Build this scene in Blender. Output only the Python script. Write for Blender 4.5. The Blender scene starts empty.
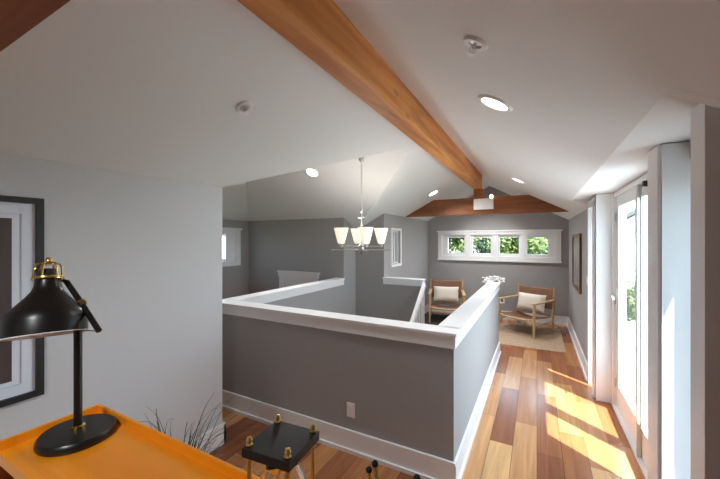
import bpy, bmesh, math, random
from mathutils import Vector, Matrix
random.seed(7)
PI = math.pi
S = bpy.context.scene
COL = S.collection

# ------------------------------------------------------------------ helpers
def V(*a): return Vector(a)

class MB:
    """collects shapes into one mesh"""
    def __init__(s): s.bm = bmesh.new()
    def box(s, x0, x1, y0, y1, z0, z1, bev=0):
        vs = [s.bm.verts.new((x, y, z)) for x in (x0, x1) for y in (y0, y1) for z in (z0, z1)]
        q = [(0,1,3,2),(4,6,7,5),(0,4,5,1),(2,3,7,6),(0,2,6,4),(1,5,7,3)]
        fs = [s.bm.faces.new([vs[i] for i in f]) for f in q]
        if bev:
            es = list({e for f in fs for e in f.edges})
            bmesh.ops.bevel(s.bm, geom=es, offset=bev, segments=2, affect='EDGES', profile=.7)
        return s
    def poly(s, pts): s.bm.faces.new([s.bm.verts.new(p) for p in pts]); return s
    def prism(s, pts, d):
        d = Vector(d); a = [s.bm.verts.new(p) for p in pts]; b = [s.bm.verts.new(Vector(p)+d) for p in pts]; n = len(pts)
        s.bm.faces.new(a[::-1]); s.bm.faces.new(b)
        for i in range(n): s.bm.faces.new((a[i], a[(i+1)%n], b[(i+1)%n], b[i]))
        return s
    def tube(s, pts, r, n=12, cap=True):
        pts = [Vector(p) for p in pts]; rs = r if isinstance(r, (list, tuple)) else [r]*len(pts)
        rings = []
        up = None
        for i, p in enumerate(pts):
            t = (pts[min(i+1, len(pts)-1)] - pts[max(i-1, 0)]).normalized()
            if up is None: up = V(0,0,1) if abs(t.z) < .9 else V(1,0,0)
            a = t.cross(up).normalized(); b = t.cross(a).normalized(); up = -b
            up = b if False else up
            rings.append([s.bm.verts.new(p + (a*math.cos(2*PI*k/n) + b*math.sin(2*PI*k/n))*rs[i]) for k in range(n)])
        for A, B in zip(rings, rings[1:]):
            for k in range(n): s.bm.faces.new((A[k], A[(k+1)%n], B[(k+1)%n], B[k]))
        if cap: s.bm.faces.new(rings[0][::-1]); s.bm.faces.new(rings[-1])
        return s
    def lathe(s, prof, c=(0,0,0), n=32, close=False):
        rings = []
        for r, z in prof:
            rings.append([s.bm.verts.new((c[0]+r*math.cos(2*PI*k/n), c[1]+r*math.sin(2*PI*k/n), c[2]+z)) for k in range(n)] if r > 1e-6 else [s.bm.verts.new((c[0], c[1], c[2]+z))])
        for A, B in zip(rings, rings[1:]):
            for k in range(n):
                j = (k+1) % n
                if len(A) == 1 and len(B) > 1: s.bm.faces.new((A[0], B[j], B[k]))
                elif len(B) == 1 and len(A) > 1: s.bm.faces.new((A[k], A[j], B[0]))
                elif len(A) > 1: s.bm.faces.new((A[k], A[j], B[j], B[k]))
        return s
    def ball(s, c, r, sub=2, sc=(1,1,1)):
        m = Matrix.Translation(c) @ Matrix.Diagonal((*sc, 1))
        bmesh.ops.create_icosphere(s.bm, subdivisions=sub, radius=r, matrix=m); return s
    def xf(s, m): bmesh.ops.transform(s.bm, matrix=m, verts=s.bm.verts); return s

def link(name, mb, mat, parent=None, smooth=False, loc=None):
    bm = mb.bm
    bmesh.ops.recalc_face_normals(bm, faces=bm.faces)
    me = bpy.data.meshes.new(name); bm.to_mesh(me); bm.free()
    if smooth:
        for p in me.polygons: p.use_smooth = True
        try: me.set_sharp_from_angle(angle=math.radians(40))
        except Exception: pass
    me.materials.append(mat)
    o = bpy.data.objects.new(name, me); COL.objects.link(o)
    if parent: o.parent = parent
    if loc: o.location = loc
    return o

def struct(name, mb, mat, parent=None, label=None, smooth=False):
    o = link(name, mb, mat, parent, smooth)
    if not parent: o['kind'] = 'structure'
    if label: o['label'] = label
    return o

def thing(name, label, cat, loc=(0,0,0), rotz=0, group=None):
    o = bpy.data.objects.new(name, None); COL.objects.link(o)
    o.location = loc; o.rotation_euler = (0, 0, rotz); o.empty_display_size = .1
    o['label'] = label; o['category'] = cat
    if group: o['group'] = group
    return o
def sempty(name, label):
    o = bpy.data.objects.new(name, None); COL.objects.link(o); o['kind'] = 'structure'; o['label'] = label
    return o
def tag(o, label, cat, group=None):
    o['label'] = label; o['category'] = cat
    if group: o['group'] = group
    return o
def copy_tree(o, parent=None):
    c = o.copy(); COL.objects.link(c)
    if parent: c.parent = parent
    for ch in list(o.children): copy_tree(ch, c)
    return c

# ------------------------------------------------------------------ materials
def srgb(r, g, b):
    f = lambda c: (c/255/12.92) if c <= 10.3 else ((c/255+.055)/1.055)**2.4
    return (f(r), f(g), f(b), 1)
def new_mat(name):
    m = bpy.data.materials.new(name); m.use_nodes = True
    nt = m.node_tree; return m, nt, nt.nodes['Principled BSDF']
def N(nt, t, **k):
    n = nt.nodes.new(t)
    for a, v in k.items(): setattr(n, a, v)
    return n
def mat(name, col, rough=.5, metal=0, bump=0, bscale=200, var=0, vscale=3, spec=.5, sheen=0, coat=0, trans=0, ior=1.5):
    m, nt, b = new_mat(name)
    b.inputs['Base Color'].default_value = col; b.inputs['Roughness'].default_value = rough
    b.inputs['Metallic'].default_value = metal; b.inputs['Specular IOR Level'].default_value = spec
    b.inputs['Sheen Weight'].default_value = sheen; b.inputs['Coat Weight'].default_value = coat
    b.inputs['Transmission Weight'].default_value = trans; b.inputs['IOR'].default_value = ior
    tc = N(nt, 'ShaderNodeTexCoord')
    if var:
        no = N(nt, 'ShaderNodeTexNoise'); no.inputs['Scale'].default_value = vscale; no.inputs['Detail'].default_value = 5
        nt.links.new(tc.outputs['Object'], no.inputs['Vector'])
        mx = N(nt, 'ShaderNodeMix', data_type='RGBA')
        mx.inputs[6].default_value = tuple(c*(1-var) for c in col[:3])+(1,); mx.inputs[7].default_value = tuple(min(1, c*(1+var)) for c in col[:3])+(1,)
        nt.links.new(no.outputs['Fac'], mx.inputs[0]); nt.links.new(mx.outputs[2], b.inputs['Base Color'])
    if bump:
        n2 = N(nt, 'ShaderNodeTexNoise'); n2.inputs['Scale'].default_value = bscale; n2.inputs['Detail'].default_value = 3
        nt.links.new(tc.outputs['Object'], n2.inputs['Vector'])
        bp = N(nt, 'ShaderNodeBump'); bp.inputs['Strength'].default_value = bump; bp.inputs['Distance'].default_value = .002
        nt.links.new(n2.outputs['Fac'], bp.inputs['Height']); nt.links.new(bp.outputs['Normal'], b.inputs['Normal'])
    return m
def wood(name, c1, c2, c3, axis=1, scale=9, rough=.45, knots=True, stretch=.08, coat=0):
    m, nt, b = new_mat(name)
    tc = N(nt, 'ShaderNodeTexCoord'); mp = N(nt, 'ShaderNodeMapping')
    sc = [1, 1, 1]; sc[axis] = stretch; mp.inputs['Scale'].default_value = sc
    nt.links.new(tc.outputs['Object'], mp.inputs['Vector'])
    no = N(nt, 'ShaderNodeTexNoise'); no.inputs['Scale'].default_value = scale; no.inputs['Detail'].default_value = 8; no.inputs['Distortion'].default_value = 1.2
    nt.links.new(mp.outputs['Vector'], no.inputs['Vector'])
    cr = N(nt, 'ShaderNodeValToRGB'); e = cr.color_ramp.elements
    e[0].position = .3; e[0].color = c1; e[1].position = .7; e[1].color = c3; k = e.new(.5); k.color = c2
    nt.links.new(no.outputs['Fac'], cr.inputs['Fac'])
    out = cr.outputs['Color']
    if knots:
        mp2 = N(nt, 'ShaderNodeMapping'); s2 = [2.6, 2.6, 2.6]; s2[axis] = 1.1; mp2.inputs['Scale'].default_value = s2
        nt.links.new(tc.outputs['Object'], mp2.inputs['Vector'])
        vo = N(nt, 'ShaderNodeTexVoronoi'); vo.inputs['Scale'].default_value = 1.6
        nt.links.new(mp2.outputs['Vector'], vo.inputs['Vector'])
        r2 = N(nt, 'ShaderNodeValToRGB'); r2.color_ramp.elements[0].position = .02; r2.color_ramp.elements[0].color = (.35,.35,.35,1)
        r2.color_ramp.elements[1].position = .13; r2.color_ramp.elements[1].color = (1,1,1,1)
        nt.links.new(vo.outputs['Distance'], r2.inputs['Fac'])
        mx = N(nt, 'ShaderNodeMix', data_type='RGBA', blend_type='MULTIPLY'); mx.inputs[0].default_value = 1
        nt.links.new(out, mx.inputs[6]); nt.links.new(r2.outputs['Color'], mx.inputs[7]); out = mx.outputs[2]
    nt.links.new(out, b.inputs['Base Color'])
    b.inputs['Roughness'].default_value = rough; b.inputs['Coat Weight'].default_value = coat; b.inputs['Coat Roughness'].default_value = .15
    bp = N(nt, 'ShaderNodeBump'); bp.inputs['Strength'].default_value = .15; bp.inputs['Distance'].default_value = .002
    nt.links.new(no.outputs['Fac'], bp.inputs['Height']); nt.links.new(bp.outputs['Normal'], b.inputs['Normal'])
    return m
def planks(name):
    m, nt, b = new_mat(name)
    tc = N(nt, 'ShaderNodeTexCoord'); sx = N(nt, 'ShaderNodeSeparateXYZ'); cx = N(nt, 'ShaderNodeCombineXYZ')
    nt.links.new(tc.outputs['Object'], sx.inputs[0]); nt.links.new(sx.outputs['Y'], cx.inputs['X']); nt.links.new(sx.outputs['X'], cx.inputs['Y'])
    br = N(nt, 'ShaderNodeTexBrick'); br.offset = .37; br.offset_frequency = 2; br.squash = 1
    br.inputs['Scale'].default_value = 1; br.inputs['Brick Width'].default_value = 1.15; br.inputs['Row Height'].default_value = .178
    br.inputs['Mortar Size'].default_value = .0012; br.inputs['Mortar Smooth'].default_value = 0; br.inputs['Bias'].default_value = 0
    br.inputs['Color1'].default_value = (0,0,0,1); br.inputs['Color2'].default_value = (1,1,1,1); br.inputs['Mortar'].default_value = (0,0,0,1)
    nt.links.new(cx.outputs[0], br.inputs['Vector'])
    cr = N(nt, 'ShaderNodeValToRGB'); cr.color_ramp.interpolation = 'LINEAR'; e = cr.color_ramp.elements
    e[0].position = 0; e[0].color = srgb(142, 86, 56); e[1].position = 1; e[1].color = srgb(220, 172, 116)
    for p, c in ((.25, (160, 100, 64)), (.5, (186, 128, 82)), (.75, (204, 150, 98))): k = e.new(p); k.color = srgb(*c)
    nt.links.new(br.outputs['Color'], cr.inputs['Fac'])
    mp = N(nt, 'ShaderNodeMapping'); mp.inputs['Scale'].default_value = (1, .06, 1); nt.links.new(tc.outputs['Object'], mp.inputs['Vector'])
    no = N(nt, 'ShaderNodeTexNoise'); no.inputs['Scale'].default_value = 22; no.inputs['Detail'].default_value = 8; no.inputs['Distortion'].default_value = .8
    nt.links.new(mp.outputs['Vector'], no.inputs['Vector'])
    r2 = N(nt, 'ShaderNodeValToRGB'); r2.color_ramp.elements[0].position = .3; r2.color_ramp.elements[0].color = (.72,.68,.66,1); r2.color_ramp.elements[1].position = .7; r2.color_ramp.elements[1].color = (1.1,1.08,1.05,1)
    nt.links.new(no.outputs['Fac'], r2.inputs['Fac'])
    mx = N(nt, 'ShaderNodeMix', data_type='RGBA', blend_type='MULTIPLY'); mx.inputs[0].default_value = 1
    nt.links.new(cr.outputs['Color'], mx.inputs[6]); nt.links.new(r2.outputs['Color'], mx.inputs[7])
    m2 = N(nt, 'ShaderNodeMix', data_type='RGBA'); m2.inputs[7].default_value = srgb(60, 30, 18)
    nt.links.new(mx.outputs[2], m2.inputs[6]); nt.links.new(br.outputs['Fac'], m2.inputs[0])
    nt.links.new(m2.outputs[2], b.inputs['Base Color'])
    b.inputs['Roughness'].default_value = .22; b.inputs['Specular IOR Level'].default_value = .5
    bp = N(nt, 'ShaderNodeBump'); bp.inputs['Strength'].default_value = .25; bp.inputs['Distance'].default_value = .001; bp.invert = True
    nt.links.new(br.outputs['Fac'], bp.inputs['Height']); nt.links.new(bp.outputs['Normal'], b.inputs['Normal'])
    return m
def emit(name, col, st):
    m, nt, b = new_mat(name); b.inputs['Base Color'].default_value = (.8,.8,.8,1)
    b.inputs['Emission Color'].default_value = col; b.inputs['Emission Strength'].default_value = st; return m
def pane_glass(name, tint=(1,1,1,1), gl=.06):
    m = bpy.data.materials.new(name); m.use_nodes = True; nt = m.node_tree; nt.nodes.clear()
    o = N(nt, 'ShaderNodeOutputMaterial'); t = N(nt, 'ShaderNodeBsdfTransparent'); t.inputs[0].default_value = tint
    g = N(nt, 'ShaderNodeBsdfGlossy'); g.inputs['Roughness'].default_value = .02
    lw = N(nt, 'ShaderNodeLayerWeight'); lw.inputs['Blend'].default_value = .5; fp = N(nt, 'ShaderNodeMath', operation='POWER'); fp.inputs[1].default_value = 5; nt.links.new(lw.outputs['Facing'], fp.inputs[0]); fr = N(nt, 'ShaderNodeMath', operation='MULTIPLY_ADD'); fr.inputs[1].default_value = .7; fr.inputs[2].default_value = .04; nt.links.new(fp.outputs[0], fr.inputs[0]); mx = N(nt, 'ShaderNodeMixShader')
    nt.links.new(fr.outputs[0], mx.inputs[0]); nt.links.new(t.outputs[0], mx.inputs[1]); nt.links.new(g.outputs[0], mx.inputs[2]); nt.links.new(mx.outputs[0], o.inputs[0])
    return m

M = dict(
    wall=mat('wall_paint', (.36,.35,.345,1), .75, bump=.15, bscale=260, spec=.25),
    wall2=mat('light_wall_paint', (.60,.605,.62,1), .75, bump=.15, bscale=260, spec=.25),
    ceil=mat('ceiling_paint', (.76,.76,.755,1), .8, bump=.1, bscale=200, spec=.2),
    white=mat('white_trim_paint', (.84,.84,.84,1), .35, bump=.03, bscale=120),
    floor=planks('hardwood_floor'),
    beam=wood('orange_timber', srgb(146,84,38), srgb(192,122,62), srgb(222,158,92), 1, 7, .55),
    truss=wood('brown_timber', srgb(104,56,28), srgb(136,78,40), srgb(160,98,52), 0, 7, .6),
    teak=wood('teak_veneer', srgb(228,134,20), srgb(248,156,28), srgb(253,170,44), 0, 8, .3, knots=False, coat=.2),
    teakd=wood('dark_teak', srgb(84,32,10), srgb(120,50,16), srgb(150,66,20), 0, 8, .45, knots=False),
    oak=wood('pale_oak', srgb(160,130,92), srgb(194,164,120), srgb(212,186,144), 2, 14, .5, knots=False),
    walnut=wood('walnut', srgb(84,56,40), srgb(112,78,56), srgb(136,98,70), 2, 14, .5, knots=False),
    black=mat('black_enamel', srgb(22,21,21), .32, bump=.02),
    blackm=mat('matte_black', srgb(26,24,23), .5, bump=.05),
    brass=mat('brass', srgb(236,206,128), .22, 1),
    nickel=mat('brushed_nickel', srgb(200,198,192), .3, 1),
    chrome=mat('polished_chrome', srgb(215,215,215), .15, 1),
    leather=mat('tan_leather', srgb(132,92,66), .55, bump=.3, bscale=90, var=.12),
    cushion=mat('cream_cushion_fabric', srgb(222,214,200), .9, bump=.5, bscale=300, sheen=.2),
    rug=mat('beige_woven_rug', srgb(176,150,124), .95, bump=.8, bscale=60, var=.42, vscale=22),
    rugd=mat('charcoal_rug_wool', srgb(66,62,60), .95, bump=.8, bscale=80, var=.15, vscale=20),
    glass=pane_glass('window_glass'),
    dglass=pane_glass('door_glass', (.90,.97,.965,1)),
    clear=mat('clear_glass', (1,1,1,1), .0, trans=1, ior=1.45),
    mat_board=mat('mat_board', srgb(222,228,238), .8, bump=.05),
    matb2=mat('inner_mat_board', srgb(205,212,224), .8),
    print=mat('framed_print', srgb(74,60,60), .4, var=.3, vscale=2.5),
    print2=mat('grey_print', srgb(150,146,142), .25, var=.3, vscale=4),
    plastic=mat('white_plastic', srgb(232,230,226), .4),
    grass=mat('dark_grass_blades', srgb(44,52,48), .5, var=.3, vscale=9),
    pot=mat('glazed_pot', srgb(225,225,222), .3),
    soil=mat('potting_soil', srgb(50,38,30), .95, bump=.8, bscale=60),
    leafy=mat('tree_leaves', (.085,.13,.02,1), .6, var=.5, vscale=3),
    leafd=mat('dark_tree_leaves', (.03,.06,.018,1), .6, var=.5, vscale=3),
    bark=mat('tree_bark', srgb(92,74,58), .9, bump=.8, bscale=30),
    deck=mat('pale_deck_boards', (.62,.62,.61,1), .7, var=.08),
    stucco=mat('white_house_siding', (.72,.73,.72,1), .8, bump=.3, bscale=50),
    shingle=mat('grey_roof_shingle', (.12,.12,.12,1), .8, bump=.6, bscale=40),
    petal=mat('white_petals', srgb(235,235,232), .7, var=.1, vscale=40),
    dark=mat('dark_gap', srgb(30,20,14), .8),
    shade=mat('grey_board', srgb(112,112,110), .9, bump=.3),  # for the board added behind the narrow window
    lawn=mat('lawn_grass', (.07,.12,.035,1), .9, var=.3),
    can=emit('lit_can_lens', (1,.95,.87,1), 9),
    frost=emit('lit_frosted_shade', (1,.84,.62,1), .75),
    bulb=emit('small_lit_bulb', (1,.88,.7,1), 12),
)

# ------------------------------------------------------------------ the room
RX, RZ, SL = -.93, 2.90, .53
def ceil_z(x): return RZ - SL*abs(x-RX)
YB, YF = -1.6, 7.78         # back and far wall
WL, WR = -2.34, .56         # left wall face, right wall face
UP = (0, 0, .12)

# floor with the stairwell opening
f = MB()
f.box(-5.3, .95, YB-.15, 2.40, -.2, 0)
f.box(-.58, .95, 2.40, YF+.15, -.2, 0)
f.box(-2.9, -.58, 5.20, YF+.15, -.2, 0)
f.box(-5.3, -2.93, 2.40, 4.85, -.2, 0)
struct('floor', f, M['floor'], label='multi-toned hardwood plank floor')
struct('floor_lower', MB().box(-3.0, -.5, 2.3, 5.4, -2.85, -2.7), M['floor'])
st = MB()
for i in range(13):
    st.box(-1.64, -.66, 5.20-(i+1)*.205, 5.20-i*.205, -2.7, -(i+1)*.195)
struct('staircase', st, M['floor'])

XC = .80
# ceiling: ridge slopes, the cross gable over the stairs, hip end, dormer soffit
c = MB()
z = ceil_z
c.prism([(RX,YB-.15,RZ),(.376,YB-.15,z(.376)),(.376,YF+.15,z(.376)),(RX,YF+.15,RZ)], UP)
c.prism([(.376,YB-.15,z(.376)),(XC,YB-.15,z(XC)),(XC,1.4,z(XC)),(.376,1.4,z(.376))], UP)
c.prism([(.376,4.9,z(.376)),(XC,4.9,z(XC)),(XC,YF+.15,z(XC)),(.376,YF+.15,z(.376))], UP)
c.prism([(.376,1.4,2.208),(.376,4.9,2.208),(XC,4.9,2.208),(XC,1.4,2.208)], UP)
for y0, y1 in ((1.402,1.46),(4.84,4.898)):
    c.prism([(.376,y0,2.208),(XC,y0,2.208),(XC,y0,z(XC)-.002)], (0,y1-y0,0))
zl = ceil_z(WL)
AX, AY = -1.202, 3.51; AZ = z(AX)      # where the cross-gable ridge dies into the main slope
c.prism([(RX,YB-.15,RZ),(RX,AY,RZ),(AX,AY,AZ),(WL,1.88,zl),(WL-.2,1.88,z(WL-.2)),(WL-.2,YB-.15,z(WL-.2))], UP)
c.prism([(RX,AY,RZ),(RX,YF+.15,RZ),(-2.5,YF+.15,z(-2.5)),(-2.5,4.81,z(-2.5)),(AX,AY,AZ)], UP)
c.prism([(-2.5,4.81,z(-2.5)),(-2.5,5.4,z(-2.5)),(-3.09,5.4,z(-3.09))], UP)
c.prism([(WL,1.88,zl),(AX,AY,AZ),(-3.833,AY,AZ),(-5.09,1.71,2.09),(WL-.1,1.71,2.09),(WL-.1,1.88,zl)], UP)
c.prism([(AX,AY,AZ),(-3.09,5.4,z(-3.09)),(-5.72,5.4,z(-3.09)),(-3.833,AY,AZ)], UP)
c.prism([(-3.833,AY,AZ),(-5.09,4.77,2.09),(-5.09,1.71,2.09)], UP)
struct('ceiling', c, M['ceil'], label='white vaulted ceiling with a cross gable over the stairwell')
# roof skin outside, so that no daylight leaks over the wall tops
r = MB()
r.prism([(RX,YB-.3,3.1),(XC,YB-.3,2.50),(XC,YF+.3,2.50),(RX,YF+.3,3.1)], (0,0,.05))
r.prism([(RX,YB-.3,3.1),(RX,YF+.3,3.1),(-5.5,YF+.3,3.1),(-5.5,YB-.3,3.1)], (0,0,.05))
struct('roof', r, M['shingle'])

WT = 3.05
struct('wall_left', MB().box(WL-.14, WL, YB, 1.905, 0, zl+.05), M['wall2'], label='pale grey wall with the framed print')
struct('wall_stair_near', MB().box(-5.23, WL-.14, 1.70, 1.84, 0, WT), M['wall'])
w = MB()   # window wall of the stair room
w.box(-5.23,-5.09,1.84,3.72,0,WT); w.box(-5.23,-5.09,4.46,4.77,0,WT); w.box(-5.23,-5.09,3.72,4.46,0,1.30); w.box(-5.23,-5.09,3.72,4.46,1.85,WT)
struct('wall_stair_left', w, M['wall'])
w = MB()
w.box(-5.23,-2.87,4.77,4.91,-.2,WT); w.box(-3.01,-2.87,4.91,5.32,-2.7,WT); w.box(-2.87,-2.31,5.18,5.32,-2.7,WT)
w.box(-3.01,-2.87,4.77,4.91,-2.7,-.2)
struct('wall_stair_back', w, M['wall'], label='grey wall behind the stairwell')
w = MB()   # wall with the tall narrow window
w.box(-2.45,-2.31,5.32,5.53,0,WT); w.box(-2.45,-2.31,5.92,YF,0,WT); w.box(-2.45,-2.31,5.53,5.92,0,1.27); w.box(-2.45,-2.31,5.53,5.92,1.88,WT)
struct('wall_nook_left', w, M['wall'])
# far wall with the four-light window opening
w = MB(); fx0, fx1, fz0, fz1 = -1.975, .34, 1.34, 1.83
w.box(-2.45,fx0,YF,YF+.16,0,WT); w.box(fx1,.86,YF,YF+.16,0,WT); w.box(fx0,fx1,YF,YF+.16,0,fz0); w.box(fx0,fx1,YF,YF+.16,fz1,WT)
struct('wall_far', w, M['wall'], label='grey gable wall with a wide four-light window')
struct('wall_back', MB().box(-2.5,.9,YB-.14,YB,0,WT), M['wall'])
# right wall: piers between the sidelights and the door bay
XO = .80
w = MB()
w.box(WR,XO,4.74,YF,0,2.35)
w.box(WR,XO,4.31,4.45,0,2.35)
w.box(WR,XO,2.20,2.38,0,2.35)
w.box(WR,XO,4.45,4.74,2.10,2.35); w.box(WR+.16,XO,2.38,4.31,2.165,2.35); w.box(WR+.1,XO,1.67,2.20,2.12,2.35)
w.box(WR,XO,YB,1.67,0,2.35)
struct('wall_right', w, M['wall'], label='grey wall with glazed doors onto the deck')
# white lining of the reveals
t = MB()
t.box(WR-.002,XO,4.735,4.742,0,2.10); t.box(WR-.002,XO,4.448,4.455,0,2.10)
t.box(WR-.002,.72,4.303,4.312,0,2.2); t.box(WR-.003,XO,2.192,2.202,0,2.2)
struct('trim_1', t, M['white'], label='white reveal lining of the door bay and sidelights')
t = MB()
t.box(WR-.022,WR,4.74,4.82,0,2.13,.003); t.box(WR-.022,WR,4.36,4.45,0,2.13,.003); t.box(WR-.022,WR,4.36,4.82,2.09,2.17,.003)
struct('trim_2', t, M['white'], label='white casing around the far sidelight')
t = MB()
t.box(WR-.018,WR,2.205,2.375,0,2.2,.003); t.box(.505,.60,1.55,1.67,0,2.2,.003)
struct('trim_3', t, M['white'], label='white casing posts beside the near sidelight')

# half walls round the stairwell
CAP0, CAP1 = .96, 1.07
def halfwall(name, x0, x1, y0, y1, zb=-2.7):
    struct(name, MB().box(x0,x1,y0,y1,zb,CAP0+.02), M['wall'])
halfwall('wall_half_front', -3.0, -.51, 2.33, 2.46)
halfwall('wall_half_right', -.64, -.51, 2.46, 5.39)
halfwall('wall_half_left', -3.0, -2.87, 2.46, 4.77)
halfwall('wall_half_far', -2.31, -1.64, 5.18, 5.31)
def cap(b, x0, x1, y0, y1):
    b.box(x0-.012,x1+.012,y0-.012,y1+.012,CAP0,CAP1-.02); b.box(x0-.022,x1+.022,y0-.022,y1+.022,CAP1-.022,CAP1,.003)
b = MB(); cap(b,-3.0,-.51,2.33,2.46); struct('trim_4', b, M['white'], label='white cap on the front half wall')
b = MB(); cap(b,-.64,-.51,2.482,5.39); struct('trim_5', b, M['white'], label='white cap on the right half wall')
b = MB(); cap(b,-3.0,-2.87,2.482,4.75); struct('trim_6', b, M['white'], label='white cap on the left half wall')
b = MB(); cap(b,-2.31,-1.64,5.18,5.31); struct('trim_7', b, M['white'], label='white cap on the far half wall')

# baseboards
BH = .175
def bb(name, segs):
    b = MB()
    for x0,x1,y0,y1 in segs:
        b.box(x0,x1,y0,y1,0,BH-.02); b.box(x0+.004*(x1-x0>.1),x1-.004*(x1-x0>.1),y0+.004*(y1-y0>.1),y1-.004*(y1-y0>.1),BH-.02,BH,.002)
        lx, ly = (x1-x0 < .1), (y1-y0 < .1)
    struct(name, b, M['white'])
bb('baseboard_half_front', [(-3.0,-.49,2.31,2.33)])
bb('baseboard_half_right', [(-.51,-.49,2.33,5.39),(-.64,-.49,5.39,5.41)])
bb('baseboard_left', [(WL,WL+.02,YB,1.925),(WL-.14,WL+.02,1.905,1.925)])
bb('baseboard_far', [(-2.31,WR,YF-.02,YF)])
bb('baseboard_right', [(WR-.02,WR,4.82,YF-.02),(WR-.02,WR,YB,1.55)])
bb('baseboard_nook_left', [(-2.31,-2.29,5.32,YF-.02)])
bb('baseboard_stair_back', [(-5.09,-3.0,4.75,4.77)])
# shoe moulding
struct('trim_8', MB().box(-3.0,-.478,2.295,2.31,0,.03).box(-.49,-.477,2.295,5.42,0,.03).box(WR-.035,WR-.02,4.82,YF-.035,0,.03).box(-2.31,WR-.02,YF-.035,YF-.02,0,.03), M['white'], label='white shoe moulding along the baseboards')

# ------------------------------------------------------------------ timber
b = MB().box(-1.0,-.86,YB,6.20,2.623,3.0,.004)
tag(link('ridge_beam', b, M['beam']), 'long orange-stained timber beam running under the ceiling ridge', 'beam')
def truss(y0, y1, label):
    zb, zt = 2.17, 2.47
    xa, xb = (RZ-zb)/SL, (RZ-zt)/SL
    T = thing('roof_truss', label, 'truss', (RX, y0, zb))
    b = MB().prism([(-xa,0,0),(xa,0,0),(xb,0,zt-zb),(-xb,0,zt-zb)], (0,y1-y0,0))
    link('tie_beam', b, M['truss'], T)
    link('king_post', MB().box(-.075,.075,.0,y1-y0,zt-zb,2.623-zb+.01,.003), M['truss'], T)
    return T
truss(6.205, 6.34, 'brown timber tie across the gable above the seating nook')
truss(.15, .29, 'dark brown timber tie cutting the upper left corner, close by')

# ------------------------------------------------------------------ windows and doors
def wframe(b, ax, plane, d, a0, a1, z0, z1, w):
    """rectangular frame ring: ax 'x' runs along x at y=plane, 'y' along y at x=plane; thickness d"""
    def bx(p0,p1,q0,q1):
        if ax == 'x': b.box(p0,p1,plane,plane+d,q0,q1)
        else: b.box(plane,plane+d,p0,p1,q0,q1)
    bx(a0,a0+w,z0,z1); bx(a1-w,a1,z0,z1); bx(a0+w,a1-w,z0,z0+w); bx(a0+w,a1-w,z1-w,z1)
def pane(ax, plane, a0, a1, z0, z1, m, parent):
    b = MB()
    if ax == 'x': b.poly([(a0,plane,z0),(a1,plane,z0),(a1,plane,z1),(a0,plane,z1)])
    else: b.poly([(plane,a0,z0),(plane,a1,z0),(plane,a1,z1),(plane,a0,z1)])
    return link('glass_pane', b, m, parent)
# far window
W = sempty('window_1', 'wide white window of four small lights looking onto trees')
b = MB(); wframe(b,'x',YF-.022,.022,fx0-.088,fx1+.088,fz0-.088,fz1+.088,.09)
b.box(fx0-.115,fx1+.115,YF-.035,YF,fz1+.06,fz1+.095,.003); b.box(fx0-.1,fx1+.1,YF-.04,YF,fz0-.10,fz0-.07,.003)
link('window_casing', b, M['white'], W)
b = MB()
pan = [(-1.84,-1.47),(-1.29,-.90),(-.72,-.34),(-.18,.21)]
xs = [fx0]+[v for p in pan for v in p]+[fx1]
for i in range(0, len(xs), 2): b.box(xs[i],xs[i+1],YF+.02,YF+.10,fz0,fz1)
b.box(fx0,fx1,YF+.03,YF+.095,fz0,1.41); b.box(fx0,fx1,YF+.03,YF+.095,1.765,fz1)
b.box(fx0,fx1,YF,YF+.16,fz0-.004,fz0+.012); b.box(fx0,fx1,YF,YF+.16,fz1-.012,fz1+.004)
b.box(fx0-.004,fx0+.012,YF,YF+.16,fz0,fz1); b.box(fx1-.012,fx1+.004,YF,YF+.16,fz0,fz1)
for i in (0,1,2):   # mullion covers
    m_ = (pan[i][1]+pan[i+1][0])/2; b.box(m_-.055,m_+.055,YF-.01,YF+.03,fz0,fz1,.003)
link('window_frame', b, M['white'], W)
for a0, a1 in pan: pane('x', YF+.07, a0, a1, 1.41, 1.765, M['glass'], W)
# stair-room window
W = sempty('window_2', 'small white cased window at the far left of the stair room')
b = MB(); wframe(b,'y',-5.09,.022,3.63,4.55,1.22,1.93,.09); b.box(-5.09,-5.05,3.60,4.58,1.90,1.94,.003)
link('window_casing', b, M['white'], W)
b = MB(); wframe(b,'y',-5.2,.05,3.72,4.46,1.30,1.85,.06); b.box(-5.2,-5.15,4.06,4.12,1.30,1.85); b.box(-5.2,-5.11,4.24,4.46,1.30,1.85)
b.box(-5.23,-5.09,4.452,4.465,1.30,1.85); b.box(-5.23,-5.09,3.715,3.728,1.30,1.85); b.box(-5.23,-5.09,3.72,4.46,1.295,1.31); b.box(-5.23,-5.09,3.72,4.46,1.84,1.855)
link('window_frame', b, M['white'], W); pane('y',-5.18,3.75,4.43,1.33,1.82,M['glass'],W)
# narrow window
W = sempty('window_3', 'tall narrow interior window with an added grey board behind its glass on the nook wall')
b = MB(); wframe(b,'y',-2.31,.02,5.48,5.97,1.22,1.93,.045); link('window_casing', b, M['white'], W)
b = MB(); wframe(b,'y',-2.40,.06,5.53,5.92,1.27,1.88,.02); b.box(-2.40,-2.34,5.715,5.745,1.27,1.88)
link('window_frame', b, M['white'], W); pane('y',-2.36,5.55,5.90,1.29,1.86,M['glass'],W)
link('backing_board', MB().box(-2.42,-2.41,5.53,5.92,1.27,1.88), M['shade'], W, )  # grey board added behind the glass to block the bright sky
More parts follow.
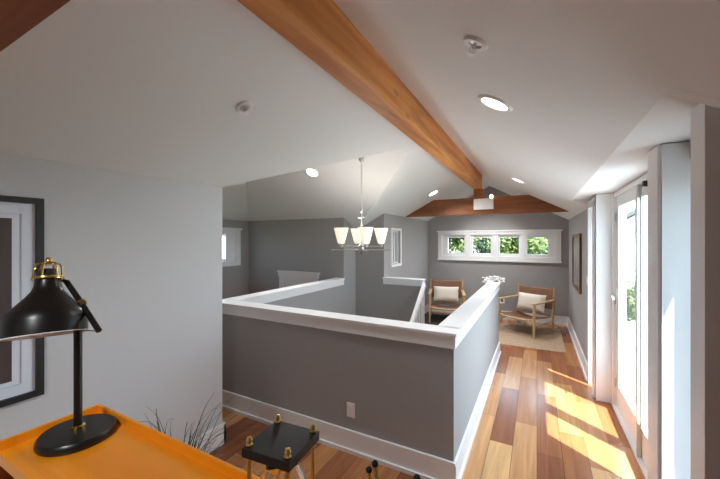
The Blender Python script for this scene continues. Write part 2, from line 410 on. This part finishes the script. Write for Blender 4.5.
# sidelights
def sidelight(name, label, y0, y1, zt, wn, wf, fw):
    W = sempty(name, label); b = MB()
    b.box(.74,.79,y0,y0+wn,0,zt); b.box(.74,.79,y1-wf,y1,0,zt); b.box(.74,.79,y0,y1,0,.22); b.box(.74,.79,y0,y1,zt-.12,zt)
    link('window_frame', b, M['white'], W); pane('y',.765,y0+wn,y1-wf,.22,zt-.12,M['dglass'],W)
sidelight('window_4','full-height sidelight beyond the glazed doors',4.455,4.735,2.10,.03,.05,.05)
sidelight('window_5','full-height sidelight nearest the camera',1.67,2.192,2.12,.26,.11,.05)
# glazed doors
def door(name, label, y0, y1, p0, p1, handle):
    D = sempty(name, label)
    zt = 2.15; b = MB()
    for a in ((y0,p0,.02,zt),(p1,y1,.02,zt),(p0,p1,.02,.26),(p0,p1,2.05,zt)): b.box(.72,.765,a[0],a[1],a[2],a[3])
    wframe(b,'y',.712,.01,p0-.015,p1+.015,.245,2.065,.018)
    link('door_leaf', b, M['white'], D)
    pane('y',.742,p0,p1,.26,2.05,M['dglass'],D)
    if handle:
        h = MB().box(.708,.72,handle-.022,handle+.022,1.0,1.22,.003)
        h.tube([(.712,handle,1.14),(.67,handle,1.14),(.665,handle-.03,1.14),(.665,handle-.12,1.135)],.009)
        link('door_handle', h, M['plastic'], D, True)
    return D
D = door('door_1','white glazed door leaf, farther of the pair',3.37,4.23,3.46,4.08,4.16)
b = MB()
for zh in (.25,1.1,1.95): b.tube([(.712,4.232,zh-.045),(.712,4.232,zh+.045)],.007)
link('hinge', b, M['nickel'], D)
D = door('door_2','white glazed door leaf, nearer of the pair',2.46,3.355,2.82,3.285,0)
link('screen_track', MB().box(.69,.72,3.30,3.32,.02,2.15), M['nickel'], D)
link('flush_bolt', MB().box(.685,.72,3.10,3.14,2.11,2.15,.003), M['blackm'], D)
struct('trim_9', MB().box(.69,.80,4.235,4.303,0,2.2).box(.69,.80,2.38,2.455,0,2.2).box(.70,.80,2.38,4.303,2.155,2.2).box(.685,.80,2.38,4.303,0,.018), M['white'], label='white door frame and sill of the glazed doors')
# attic access door behind the left half wall
D = sempty('door_4','low white access door behind the left half wall'); b = MB()
b.box(-4.27,-4.17,4.745,4.77,0,1.04,.003); b.box(-3.49,-3.39,4.745,4.77,0,1.04,.003); b.box(-4.29,-3.37,4.74,4.77,1.03,1.115,.003); b.box(-4.31,-3.35,4.73,4.77,1.11,1.14,.003)
link('door_casing', b, M['white'], D)
b = MB().box(-4.165,-3.495,4.758,4.79,.01,1.025,.002); b.box(-4.10,-3.56,4.75,4.758,.12,.92,.003); link('door_panel', b, M['white'], D)
link('door_knob', MB().ball((-4.12,4.735,.55),.022), M['nickel'], D, True)

# portals help daylight find the openings
def portal(loc, rot, sx, sy):
    L = bpy.data.lights.new('daylight_portal','AREA'); L.shape='RECTANGLE'; L.size=sx; L.size_y=sy; L.cycles.is_portal=True
    o = bpy.data.objects.new('daylight_portal', L); o.location=loc; o.rotation_euler=rot; COL.objects.link(o)
ry = (0, PI/2, 0)
portal((.82,3.34,1.1),ry,2.1,1.9); portal((.82,4.6,1.05),ry,2.1,.28); portal((.82,1.93,1.1),ry,2.1,.5)
portal(((fx0+fx1)/2,YF+.13,1.585),(-PI/2,0,0),2.26,.5); portal((-5.21,4.09,1.575),(0,-PI/2,0),.55,.74)

# ------------------------------------------------------------------ stair railing
T = thing('stair_railing', 'white stair handrail with square balusters descending into the stairwell', 'railing', (-1.60,5.15,0))
def rp(t): return V(-.0, -t, .975-t*.82)
A, Bp = rp(-.02), rp(2.3)
b = MB(); d = (Bp-A).normalized(); n = V(0,d.z,-d.y)
for s0 in (0,):
    b.prism([A+V(-.025,0,0)+n*.03, A+V(.025,0,0)+n*.03, A+V(.025,0,0)-n*.03, A+V(-.025,0,0)-n*.03], Bp-A)
link('handrail', b, M['white'], T)
for i in range(12):
    y = .03+i*.12
    zb = -math.ceil((y)/.205)*.195
    link('baluster', MB().box(-.015,.015,-y-.015,-y+.015,-.0 if zb>-.1 else zb,.955-y*.82), M['white'], T)

# ------------------------------------------------------------------ ceiling fixtures
def face_down(o, nrm):
    o.rotation_mode = 'QUATERNION'; o.rotation_quaternion = V(0,0,1).rotation_difference(Vector(nrm).normalized())
nR, nL, nC = (SL,0,1), (-SL,0,1), (0,SL,1)
def can(label, loc, nrm, e=14):
    T = thing('recessed_light', label, 'light', loc, 0, 'recessed ceiling lights'); face_down(T, nrm)
    link('trim_ring', MB().lathe([(.078,-.004),(.082,-.010),(.100,-.009),(.108,-.001),(.108,.004)],n=40), M['white'], T, True)
    link('lens', MB().lathe([(0,-.007),(.055,-.008),(.080,-.004)],n=40), M['can'], T, True)
    L = bpy.data.lights.new('can_spot','SPOT'); L.energy = e; L.spot_size = 2.3; L.spot_blend=.8; L.shadow_soft_size=.06; L.color=(.97,.985,1)
    o = bpy.data.objects.new('can_spot', L); COL.objects.link(o); o.parent = T; o.location=(0,0,-.03)
CANE = 60
can('round recessed light, largest, right of the ridge beam', (-.217,2.084,2.522), nR, CANE)
can('small round recessed light near the right end of the timber tie', (-.226,4.958,2.527), nR, CANE*1.7)
can('round recessed light in the dark slope above the stairwell window', (-2.74,3.71,2.650), nC, CANE*1.7)
can('faint recessed light left of the ridge beam end', (-1.612,5.726,2.539), nL, CANE*1.1)
can('added unseen fill light above the viewpoint, in recessed-light form', (-.217,-.79,2.522), nR, CANE*1.35)  # out of view, added to brighten the cabinet top
can('added fill light hidden behind the timber tie, toward the door wall', (-.226,7.02,2.527), nR, CANE)  # unseen fill added to lift the far nook wall
can('added fill light hidden behind the timber tie, toward the stair wall', (-1.63,7.02,2.529), nL, CANE)  # second added fill for the dim nook, hidden by the tie
def sprinkler(label, loc, nrm):
    T = thing('fire_sprinkler', label, 'sprinkler', loc, 0, 'ceiling sprinklers'); face_down(T, nrm)
    link('escutcheon', MB().lathe([(.024,-.0),(.028,-.008),(.046,-.011),(.054,-.003),(.054,.003)],n=32), M['white'], T, True)
    link('cup', MB().lathe([(0,-.0015),(.028,-.0015)],n=24), M['nickel'], T)
    b = MB().tube([(0,0,0),(0,0,-.022)],.007); b.tube([(.011,0,-.012),(.013,0,-.03),(.004,0,-.046)],.0025); b.tube([(-.011,0,-.012),(-.013,0,-.03),(-.004,0,-.046)],.0025)
    b.tube([(0,0,-.022),(0,0,-.046)],.0025)
    link('head', b, M['chrome'], T, True)
    link('deflector', MB().lathe([(0,-.046),(.016,-.046),(.017,-.049),(0,-.049)],n=16), M['white'], T)
sprinkler('white sprinkler head on the right ceiling slope above the large light', (-.22,1.413,2.524), nR)
sprinkler('white sprinkler head on the left ceiling slope above the stairwell', (-1.604,1.466,2.543), nL)

# white box on the timber tie
T = thing('emergency_light', 'white rectangular box mounted on the timber tie under the beam', 'light', (-.83,6.205,2.345))
link('housing', MB().box(-.165,.165,-.075,0,-.095,.095,.01), M['plastic'], T)
link('lamp_head', MB().tube([(.13,-.04,.09),(.13,-.05,.125)],.022).ball((.13,-.055,.13),.026), M['bulb'], T, True)

# ------------------------------------------------------------------ chandelier
CX, CY, CZ = -1.90, 3.58, 1.60
T = thing('chandelier', 'brushed nickel chandelier with lit frosted glass shades over the stairwell', 'chandelier', (CX,CY,CZ), math.radians(40))
czl = 2.897-.53*CY+1.72 - CZ
link('canopy', MB().lathe([(0,czl+.02),(.034,czl+.02),(.036,czl-.02),(.014,czl-.05),(0,czl-.065)],n=28), M['nickel'], T, True)
b = MB(); zc = czl-.06; k = 0
while zc > .50:
    pts = [(.011*math.cos(a)*(k%2), .011*math.cos(a)*((k+1)%2), zc-.022+.022*math.sin(a)) for a in [i*PI/6 for i in range(13)]]
    b.tube(pts,.003,6,False); zc -= .034; k += 1
link('chain', b, M['nickel'], T, True)
b = MB().tube([(0,0,.50),(0,0,0)],.010); b.lathe([(0,.5),(.018,.49),(.018,.46),(.01,.45)]); b.lathe([(.01,.40),(.045,.395),(.045,.385),(.01,.38)])
b.lathe([(.01,.08),(.03,.06),(.035,0),(.03,-.03),(.012,-.05),(0,-.06)]); link('stem', b, M['nickel'], T, True)
for i in range(4):
    a = i*PI/2; ca, sa = math.cos(a), math.sin(a)
    b = MB().tube([(0,0,.035),(.25*ca,.25*sa,.035)],.008,8); b.tube([(0,0,-.005),(.18*ca,.18*sa,-.012),(.37*ca,.37*sa,-.005)],.008,8)
    b.lathe([(0,.02),(.022,.03),(.026,.06),(.03,.07)],(.25*ca,.25*sa,0),20)
    arm = link('arm', b, M['nickel'], T, True)
    sh = MB().lathe([(.0,.072),(.038,.07),(.048,.10),(.088,.26),(.084,.26),(.044,.10),(.034,.076),(0,.078)],(.25*ca,.25*sa,0),36)
    so = link('glass_shade', sh, M['frost'], arm, True); so['label'] = 'lit frosted glass shade'
    L = bpy.data.lights.new('candle_light','POINT'); L.energy = 4; L.color=(1,.92,.82); L.shadow_soft_size=.03
    o = bpy.data.objects.new('candle_light', L); COL.objects.link(o); o.parent=T; o.location=(.25*ca,.25*sa,.25)

# ------------------------------------------------------------------ pictures and plates
T = thing('framed_picture', 'black framed print with a wide white mat on the left wall behind the lamp', 'picture', (WL,.377,1.417))
b = MB(); wframe(b,'y',0,.03,-.377,.377,-.52,.52,.03); link('frame', b, M['blackm'], T)
link('mat_board', MB().box(.002,.010,-.35,.35,-.49,.49), M['mat_board'], T)
b = MB(); wframe(b,'y',.010,.006,-.295,.295,-.435,.435,.004); link('mat_bevel', b, M['matb2'], T)
link('print', MB().box(.010,.013,-.258,.258,-.41,.41), M['print'], T)
T = thing('framed_picture', 'dark framed picture hanging on the right wall of the seating nook', 'picture', (WR,6.14,1.375))
b = MB(); wframe(b,'y',-.03,.03,-.55,.55,-.43,.43,.05); link('frame', b, M['walnut'], T)
link('print', MB().box(-.014,-.006,-.51,.51,-.39,.39), M['print2'], T)
T = thing('wall_outlet', 'white electrical outlet low on the front half wall', 'outlet', (-1.333,2.33,.335))
link('plate', MB().box(-.036,.036,-.006,0,-.058,.058,.002), M['plastic'], T)
for s_ in (-1,1): link('socket', MB().box(-.016,.016,-.009,-.006,s_*.024-.014,s_*.024+.014,.002), M['plastic'], T)
T = thing('light_switch', 'white light switch plate on the right wall beside the far sidelight', 'switch', (WR,5.0,1.20))
link('plate', MB().box(-.006,0,-.036,.036,-.058,.058,.002), M['plastic'], T)
link('rocker', MB().box(-.010,-.006,-.016,.016,-.03,.03,.002), M['white'], T)

# ------------------------------------------------------------------ cabinet in front of the camera
X0, X1, Y0, Y1, ZS = -.99, .22, .2465, .43, 1.28
T = thing('cabinet', 'tall narrow orange teak cabinet with a raised rim, carrying the black lamp', 'cabinet', (0,0,0))
link('top_panel', MB().box(X0,X1,Y0,Y1,ZS-.022,ZS,.001), M['teak'], T)
r_ = MB().box(X0,X1,Y1-.007,Y1,ZS,ZS+.02,.001); r_.box(X0,X0+.008,Y0,Y1-.007,ZS,ZS+.02,.001); r_.box(X1-.008,X1,Y0,Y1-.007,ZS,ZS+.02,.001)
link('rim', r_, M['teak'], T)
cb = MB().box(X0,X0+.02,Y0,Y1,.08,ZS-.022).box(X1-.02,X1,Y0,Y1,.08,ZS-.022).box(X0+.02,X1-.02,Y1-.012,Y1,.08,ZS-.022).box(X0+.02,X1-.02,Y0,Y1-.012,.08,.10)
for q in (1,2,3): cb.box(X0+.02,X1-.02,Y0+.01,Y1-.012,.10+q*.285,.115+q*.285)
link('body', cb, M['teakd'], T)
for q in range(4):
    for h in range(2):
        xa = X0+.024+h*.59; zb = .12+q*.285
        dr = link('drawer', MB().box(xa,xa+.578,Y0+.018,Y0+.036,zb,zb+.262-(.012 if q==3 else 0),.002), M['teakd'], T)
        link('drawer_pull', MB().tube([(xa+.289,Y0+.018,zb+.15),(xa+.289,Y0+.002,zb+.15)],.01,14), M['brass'], dr, True)
for lx in (X0+.03,X1-.03):
    for ly in (Y0+.03,Y1-.03): link('leg', MB().tube([(lx,ly,.08),(lx,ly,0)],[.018,.012],14), M['teakd'], T, True)

# ------------------------------------------------------------------ desk lamp
BX, BY = -.901, .351
T = thing('desk_lamp', 'black metal desk lamp with a bell shade and brass cage on the cabinet', 'lamp', (BX,BY,ZS+.0006))
link('base', MB().lathe([(0,0),(.069,0),(.071,.004),(.070,.012),(.066,.017),(0,.019)],n=56), M['black'], T, True)
link('collar', MB().lathe([(0,.018),(.013,.018),(.013,.026),(.009,.028)],n=24), M['brass'], T, True)
link('pole', MB().tube([(0,0,.02),(0,0,.30)],.0078,20), M['black'], T, True)
# arm through the knuckle: along the wall-ward diagonal
H = V(-.004,-.006,.296)
lo = V(.078,-.006,.245); hi = V(-.050,-.014,.343)
link('arm', MB().tube([lo+V(0,.012,0), H+V(0,.014,0), hi+V(0,.012,0)],.0058,16).tube([hi+V(0,.012,0),hi+V(-.03,-.02,.02)],.004,10), M['black'], T, True)
link('knuckle', MB().tube([H+V(0,.014,0)+V(.9,-.43,0)*.010,H+V(0,.014,0)-V(.9,-.43,0)*.007],.0095,20), M['brass'], T, True)
sp = []
p0, p1 = lo+V(0,.012,0), V(0,0,.262)
link('counter_wire', MB().tube([lo+V(-.004,.012,-.002), V(.03,.004,.240), V(.006,0,.232)],.0012,6), M['nickel'], T, True)
# shade, tipped back from the viewer
SC = V(-.918,.302,1.516) - V(BX,BY,ZS)
away = V(-.786,.50,0) + V(-.881,-.4726,0)*.16       # leans this way
ax = V(0,0,1).cross(away).normalized()
R_ = Matrix.Translation(SC) @ Matrix.Rotation(math.radians(15), 4, ax)
prof = [(.0700,0),(.0700,.004),(.0695,.030),(.0665,.042),(.060,.051),(.048,.064),(.036,.077),(.027,.089),(.0225,.100),(.0215,.113)]
inner = [(r-.0016, z_+.0005) for r, z_ in prof][::-1]
prof = [(r, z_*1.05) for r, z_ in prof]
sh = MB().lathe(prof+[(0,.1195)],n=64); sh.xf(R_); SHD = link('lamp_shade', sh, M['black'], T, True)
si = MB().lathe([(0,.110)]+inner+[(.0708,0),(.0708,.002),(.0700,.002)],n=64); si.xf(R_); link('shade_lining', si, M['white'], SHD, True)
cg = MB().lathe([(.0205,.113),(.027,.113),(.0275,.116),(.0265,.119),(.0205,.119)],n=40)
for i in range(6):
    a = i*PI/3+.3; ca, sa = math.cos(a), math.sin(a)
    cg.tube([(.0235*ca,.0235*sa,.118),(.0225*ca,.0225*sa,.138),(.019*ca,.019*sa,.148),(.008*ca,.008*sa,.150)],.0021,8)
cg.lathe([(0,.146),(.010,.146),(.011,.150),(.006,.154),(.006,.160),(.0035,.163),(0,.164)],n=20); cg.xf(R_ @ Matrix.Translation((0,0,.006)) )
link('brass_cage', cg, M['brass'], SHD, True)
sk = MB().lathe([(.016,.114),(.016,.130),(.013,.136),(0,.137)],n=28); sk.xf(R_ @ Matrix.Translation((0,0,.006))); link('socket', sk, M['blackm'], SHD, True)
bl = MB().ball((0,0,.055),.022); bl.lathe([(.012,.07),(.012,.11)],n=16); bl.xf(R_); link('bulb', bl, M['plastic'], SHD, True)

# ------------------------------------------------------------------ candle lantern
LX0,LX1,LY0,LY1 = -.346,-.271,.312,.386
lx, ly = (LX0+LX1)/2, (LY0+LY1)/2
T = thing('candle_lantern', 'small square black-topped lantern with four brass posts and a glass globe', 'lantern', (lx,ly,ZS+.0006), math.radians(5))
h = .165; wx, wy = .0375, .037
link('top_plate', MB().box(-wx,wx,-wy,wy,h-.012,h,.001), M['blackm'], T)
link('base_plate', MB().box(-wx,wx,-wy,wy,0,.015,.001), M['blackm'], T)
for sx in (-1,1):
    for sy in (-1,1):
        px_, py_ = sx*(wx-.007), sy*(wy-.007)
        p = link('post', MB().tube([(px_,py_,.015),(px_,py_,h-.012)],.0032,12), M['brass'], T, True)
        link('finial', MB().lathe([(.004,h),(.005,h+.003),(.0028,h+.005),(.0045,h+.008),(.003,h+.012),(0,h+.013)],(px_,py_,0),16), M['brass'], p, True)
g = MB().lathe([(.016,.015),(.026,.03),(.034,.055),(.036,.08),(.032,.108),(.022,.130),(.018,.146)],(0,0,0),36)
go = link('glass_globe', g, M['clear'], T, True); md = go.modifiers.new('wall','SOLIDIFY'); md.thickness = .0016
link('tealight', MB().lathe([(0,.015),(.014,.015),(.014,.035),(.012,.036),(0,.034)],n=20), M['cushion'], T, True)

# slim ornament with upright rods
T = thing('desk_ornament', 'small black and brass ornament with slender upright rods right of the lantern', 'ornament', (-.150,.352,ZS+.0006))
link('base', MB().lathe([(0,0),(.035,0),(.035,.01),(.012,.016),(.008,.07),(0,.07)],n=28), M['blackm'], T, True)
for a, b_ in (((0,0,.065),(-.0265,.0,.163)),((.002,0,.065),(-.020,.003,.170)),((.003,0,.065),(.033,0,.173))):
    rd = link('rod', MB().tube([a,((a[0]+b_[0])*.62,b_[1],.118),b_],.0026,10), M['brass'], T, True)
    link('rod_tip', MB().ball((b_[0],b_[1],b_[2]+.002),.0042), M['black'], rd, True)

# ------------------------------------------------------------------ grass plant
T = thing('potted_grass', 'wispy dark grass plant in a pot on the floor behind the cabinet', 'plant', (-1.72,1.10,0))
link('pot', MB().lathe([(0,0),(.11,0),(.15,.30),(.16,.32),(.148,.32),(.14,.28),(0,.28)],n=36), M['pot'], T, True)
link('soil', MB().lathe([(0,.29),(.141,.285)],n=24), M['soil'], T)
b = MB()
for i in range(150):
    a = random.uniform(0,2*PI); L_ = random.uniform(.34,.72); lean = random.uniform(.45,1.5); w_ = random.uniform(.0028,.0055)
    r0 = random.uniform(0,.08); tx, ty = -math.sin(a), math.cos(a); a2 = a+random.uniform(-.5,.5)
    prev = None
    for k in range(8):
        q = k/7; rr = r0 + L_*lean*(q**1.25)*.62; zz = .28 + L_*(q - .50*lean*q*q*q)
        ww = w_*(1-q*.85); cx_, cy_ = max(-.58, rr*math.cos(a+(a2-a)*q)), rr*math.sin(a+(a2-a)*q)
        cur = (b.bm.verts.new((cx_-tx*ww,cy_-ty*ww,zz)), b.bm.verts.new((cx_,cy_,zz-.0015)), b.bm.verts.new((cx_+tx*ww,cy_+ty*ww,zz)))
        if prev:
            b.bm.faces.new((prev[0],prev[1],cur[1],cur[0])); b.bm.faces.new((prev[1],prev[2],cur[2],cur[1]))
        prev = cur
link('leaves', b, M['grass'], T)

# ------------------------------------------------------------------ seating nook
rug = link('woven_rug', MB().box(-1.2,.39,5.86,7.35,0,.010,.003), M['rug']); tag(rug, 'beige woven rug under the right lounge chair', 'rug')
rg2 = link('charcoal_rug', MB().box(-2.25,-1.22,5.6,7.5,0,.010,.003), M['rugd']); tag(rg2, 'dark charcoal rug under the left lounge chair', 'rug')
def lounge(label, loc, rz):
    T = thing('lounge_chair', label, 'chair', loc, rz, 'lounge chairs in the nook')   # faces local -Y
    w_, d_ = .34, .34
    for sx in (-1,1):
        link('leg', MB().tube([(sx*w_,-d_,0),(sx*w_,-d_,.30),(sx*w_,-d_+.01,.585)],[.016,.024,.019],12), M['oak'], T, True)
        link('leg', MB().tube([(sx*w_,d_-.02,0),(sx*w_,d_-.04,.30),(sx*w_,d_+.02,.82)],[.015,.022,.015],12), M['oak'], T, True)
        a_ = MB()
        for i in range(10):
            q = i/9; y_ = -d_-.03+q*(2*d_+.06); a_.box(sx*w_-.03+.008*math.cos(q*5)*0,sx*w_+.03,y_,y_+.078 if i<9 else y_+.02,.575-.02*q,.597-.02*q)
        link('armrest', MB().box(sx*w_-.032,sx*w_+.032,-d_-.04,d_+.03,.575,.598,.008), M['oak'], T)
        link('stretcher', MB().tube([(sx*w_,-d_,.22),(sx*w_,d_-.03,.20)],.012,10), M['oak'], T, True)
    pts = [(w_*math.cos(PI*k/12),-d_,.33-.05*math.sin(PI*k/12)) for k in range(13)]
    link('front_rail', MB().tube(pts,.018,10), M['oak'], T, True)
    link('rear_rail', MB().tube([(-w_,d_-.04,.30),(w_,d_-.04,.30)],.014,10), M['oak'], T, True)
    b = MB(); n=12; gr=[]
    for i in range(n+1):
        q=i/n; row=[]
        for j in range(n+1):
            p=j/n; x=-w_+.02+p*(2*w_-.04); row.append(b.bm.verts.new((x,-d_+.01+q*(2*d_-.08),.345-.055*q-.05*math.sin(PI*p)*(1)-.02*math.sin(PI*q))))
        gr.append(row)
    for i in range(n):
        for j in range(n): b.bm.faces.new((gr[i][j],gr[i][j+1],gr[i+1][j+1],gr[i+1][j]))
    s_ = link('seat', b, M['leather'], T, True); md=s_.modifiers.new('thick','SOLIDIFY'); md.thickness=.008
    b = MB(); gr=[]
    for i in range(n+1):
        q=i/n; row=[]
        for j in range(n+1):
            p=j/n; x=-w_+p*2*w_; row.append(b.bm.verts.new((x,d_-.03+.05*q+.05*math.sin(PI*p),.42+.385*q-.02*math.sin(PI*p)*q)))
        gr.append(row)
    for i in range(n):
        for j in range(n): b.bm.faces.new((gr[i][j],gr[i][j+1],gr[i+1][j+1],gr[i+1][j]))
    s_ = link('backrest', b, M['leather'], T, True); md=s_.modifiers.new('thick','SOLIDIFY'); md.thickness=.008
    return T
c1 = lounge('oak lounge chair with leather sling on the beige rug, nearer the door wall', (-.185,6.90,.013), math.radians(-28))
c2 = copy_tree(c1); c2.location = (-1.70,7.08,.013); c2.rotation_euler[2] = math.radians(14)
c2['label'] = 'oak lounge chair with leather sling on the charcoal rug beside the stair opening'
def pillow(label, chair_loc, rz):
    b = MB(); n=14
    for side in (1,-1):
        gr=[]
        for i in range(n+1):
            row=[]
            for j in range(n+1):
                u_=i/n*2-1; v_=j/n*2-1
                pinch = 1-.10*(1-abs(v_))**1*abs(u_)**2
                th_ = .075*((1-u_**4)*(1-v_**4))**.55
                row.append(b.bm.verts.new((u_*.27*(1-.05*(1-v_*v_)), side*th_, v_*.165*(1-.06*(1-u_*u_)))))
            gr.append(row)
        for i in range(n):
            for j in range(n): b.bm.faces.new((gr[i][j],gr[i+1][j],gr[i+1][j+1],gr[i][j+1]))
    bmesh.ops.remove_doubles(b.bm, verts=b.bm.verts, dist=.0005)
    o = link('lumbar_pillow', b, M['cushion'], None, True)
    tag(o, label, 'pillow', 'cream lumbar pillows')
    o.matrix_world = Matrix.Translation(chair_loc) @ Matrix.Rotation(rz,4,'Z') @ Matrix.Translation((-.01,.20,.515)) @ Matrix.Rotation(math.radians(-14),4,'X')
pillow('cream rectangular pillow on the lounge chair nearer the door wall', (-.185,6.90,.013), math.radians(-28))
pillow('cream rectangular pillow on the lounge chair beside the stair opening', (-1.70,7.08,.013), math.radians(14))
# side table and flowers
T = thing('side_table', 'small pale side table between the two lounge chairs', 'table', (-.80,7.30,.012))
link('table_top', MB().lathe([(0,.41),(.22,.41),(.225,.42),(.22,.43),(0,.43)],n=40), M['oak'], T, True)
for k in range(3):
    a = k*2*PI/3+.5; link('leg', MB().tube([(.12*math.cos(a),.12*math.sin(a),.41),(.19*math.cos(a),.19*math.sin(a),0)],[.014,.010],12), M['oak'], T, True)
T = thing('flower_vase', 'bunch of white flowers in a slim vase on the side table', 'vase', (-.78,7.25,.4425))
link('vase', MB().lathe([(0,0),(.045,0),(.062,.06),(.05,.15),(.028,.24),(.032,.27),(.026,.27),(.022,.24),(0,.02)],n=32), M['pot'], T, True)
b = MB(); fl = MB()
for i in range(60):
    a = random.uniform(0,2*PI); rr = random.uniform(0,.21)**1; zz = .47-.5*rr*rr*4*.4+random.uniform(-.05,.05)
    p = V(rr*math.cos(a),rr*math.sin(a),zz); b.tube([(0,0,.22),p*.6+V(0,0,.12),p],.0022,6)
    fl.ball(p,random.uniform(.026,.044),2,(1,1,.75))
for v in fl.bm.verts: v.co += V(random.uniform(-1,1),random.uniform(-1,1),random.uniform(-1,1))*.005
link('stems', b, M['grass'], T, True); link('blossoms', fl, M['petal'], T)
T = thing('photo_frame', 'tiny white square frame with dark centre on the side table', 'frame', (-.62,7.22,.44), math.radians(-20))
b = MB(); wframe(b,'x',-.01,.02,-.05,.05,0,.10,.025); link('frame', b, M['white'], T)
link('print', MB().box(-.03,.03,.0,.006,.02,.08), M['print'], T)

# ------------------------------------------------------------------ outdoors
struct('deck', MB().box(XO,3.6,YB-1,9,-.25,-.05), M['deck'], label='pale deck outside the glazed doors')
struct('ground', MB().box(-40,40,-25,60,-3.4,-3.2), M['lawn'])
def tree(label, loc, rad, hgt, m, seed, n=5200, ls=.055):
    rnd = random.Random(seed)
    T = thing('garden_tree', label, 'tree', loc, 0, 'garden trees outside')
    link('trunk', MB().tube([(0,0,0),(.05,.03,hgt*.5),(-.04,.02,hgt*.8)],[.14,.10,.05],12), M['bark'], T, True)
    b = MB()
    cl = [(V(rnd.uniform(-1,1),rnd.uniform(-1,1),rnd.uniform(-.9,1))*rad*.72, rnd.uniform(.22,.5)*rad) for _ in range(26)]
    for i in range(n):
        c_, r_ = rnd.choice(cl); d = V(rnd.gauss(0,1),rnd.gauss(0,1),rnd.gauss(0,1)).normalized()*r_*rnd.uniform(.6,1)
        p = c_+d+V(0,0,hgt); s_ = ls*rnd.uniform(.6,1.4)
        u_ = V(rnd.gauss(0,1),rnd.gauss(0,1),rnd.gauss(0,1)).normalized(); w_ = u_.orthogonal().normalized()
        b.bm.faces.new([b.bm.verts.new(q) for q in (p-u_*s_, p+w_*s_*.55, p+u_*s_, p-w_*s_*.55)])
    o = link('foliage', b, m, T); return T
tree('light yellow-green tree outside the leftmost light of the wide window', (-2.35,10.3,-3.2), .8, 4.95, M['leafy'], 3)
tree('dark green tree outside the second light of the wide window', (-1.3,12.3,-3.2), .8, 4.95, M['leafd'], 5)
tree('leafy tree outside the third light of the wide window', (-.40,10.3,-3.2), .75, 4.85, M['leafy'], 9)
tree('dark tree outside the rightmost light of the wide window', (.75,12.3,-3.2), .85, 4.75, M['leafd'], 19)
T = thing('neighbour_house', 'white gabled house seen through the glazed door', 'house', (4.2,19,-3.2))
link('wall', MB().prism([(-2.6,0,0),(2.6,0,0),(2.6,0,4.6),(0,0,6.2),(-2.6,0,4.6)],(0,6,0)), M['stucco'], T)
link('roof', MB().prism([(-2.9,-.3,4.5),(0,-.3,6.3),(2.9,-.3,4.5),(2.9,-.3,4.65),(0,-.3,6.48),(-2.9,-.3,4.65)],(0,6.6,0)), M['shingle'], T)
tree('low green shrub tree beside the deck beyond the glazed door', (3.0,12.4,-3.2), .9, 3.2, M['leafy'], 12, 3000)

# ------------------------------------------------------------------ light
wd = bpy.data.worlds.new('sky'); S.world = wd; wd.use_nodes = True; nt = wd.node_tree
bg = nt.nodes['Background']; tc = N(nt,'ShaderNodeTexCoord'); sx = N(nt,'ShaderNodeSeparateXYZ'); cr = N(nt,'ShaderNodeValToRGB')
nt.links.new(tc.outputs['Generated'], sx.inputs[0]); nt.links.new(sx.outputs['Z'], cr.inputs['Fac'])
e = cr.color_ramp.elements; e[0].position=0; e[0].color=(.76,.89,1,1); e[1].position=1; e[1].color=(.42,.62,.95,1); k=e.new(.25); k.color=(.62,.81,1,1)
nt.links.new(cr.outputs['Color'], bg.inputs['Color']); bg.inputs['Strength'].default_value = 9.0
el = math.radians(67); hd = V(-.78,.62,0).normalized(); dr = V(hd.x*math.cos(el),hd.y*math.cos(el),-math.sin(el))
L = bpy.data.lights.new('sun','SUN'); L.energy = 22; L.angle = math.radians(.6); L.color=(1,.95,.86)
o = bpy.data.objects.new('sun', L); COL.objects.link(o); o.rotation_mode='QUATERNION'; o.rotation_quaternion = V(0,0,-1).rotation_difference(dr)

# ------------------------------------------------------------------ camera
cam = bpy.data.cameras.new('camera'); cam.sensor_width = 36; cam.lens = 36*330/720; cam.clip_start = .02
co = bpy.data.objects.new('camera', cam); COL.objects.link(co)
co.location = (0,0,1.72); co.rotation_euler = (PI/2,0,math.radians(28.2))
S.camera = co
S.view_settings.view_transform = 'Standard'; S.view_settings.look = 'None'; S.view_settings.gamma = 1; S.view_settings.exposure = .10
S.cycles.max_bounces = 14; S.cycles.diffuse_bounces = 8; S.cycles.glossy_bounces = 4; S.cycles.transmission_bounces = 8; S.cycles.transparent_max_bounces = 16
S.cycles.caustics_reflective = False; S.cycles.caustics_refractive = False; S.cycles.sample_clamp_indirect = 6
S.cycles.use_denoising = True
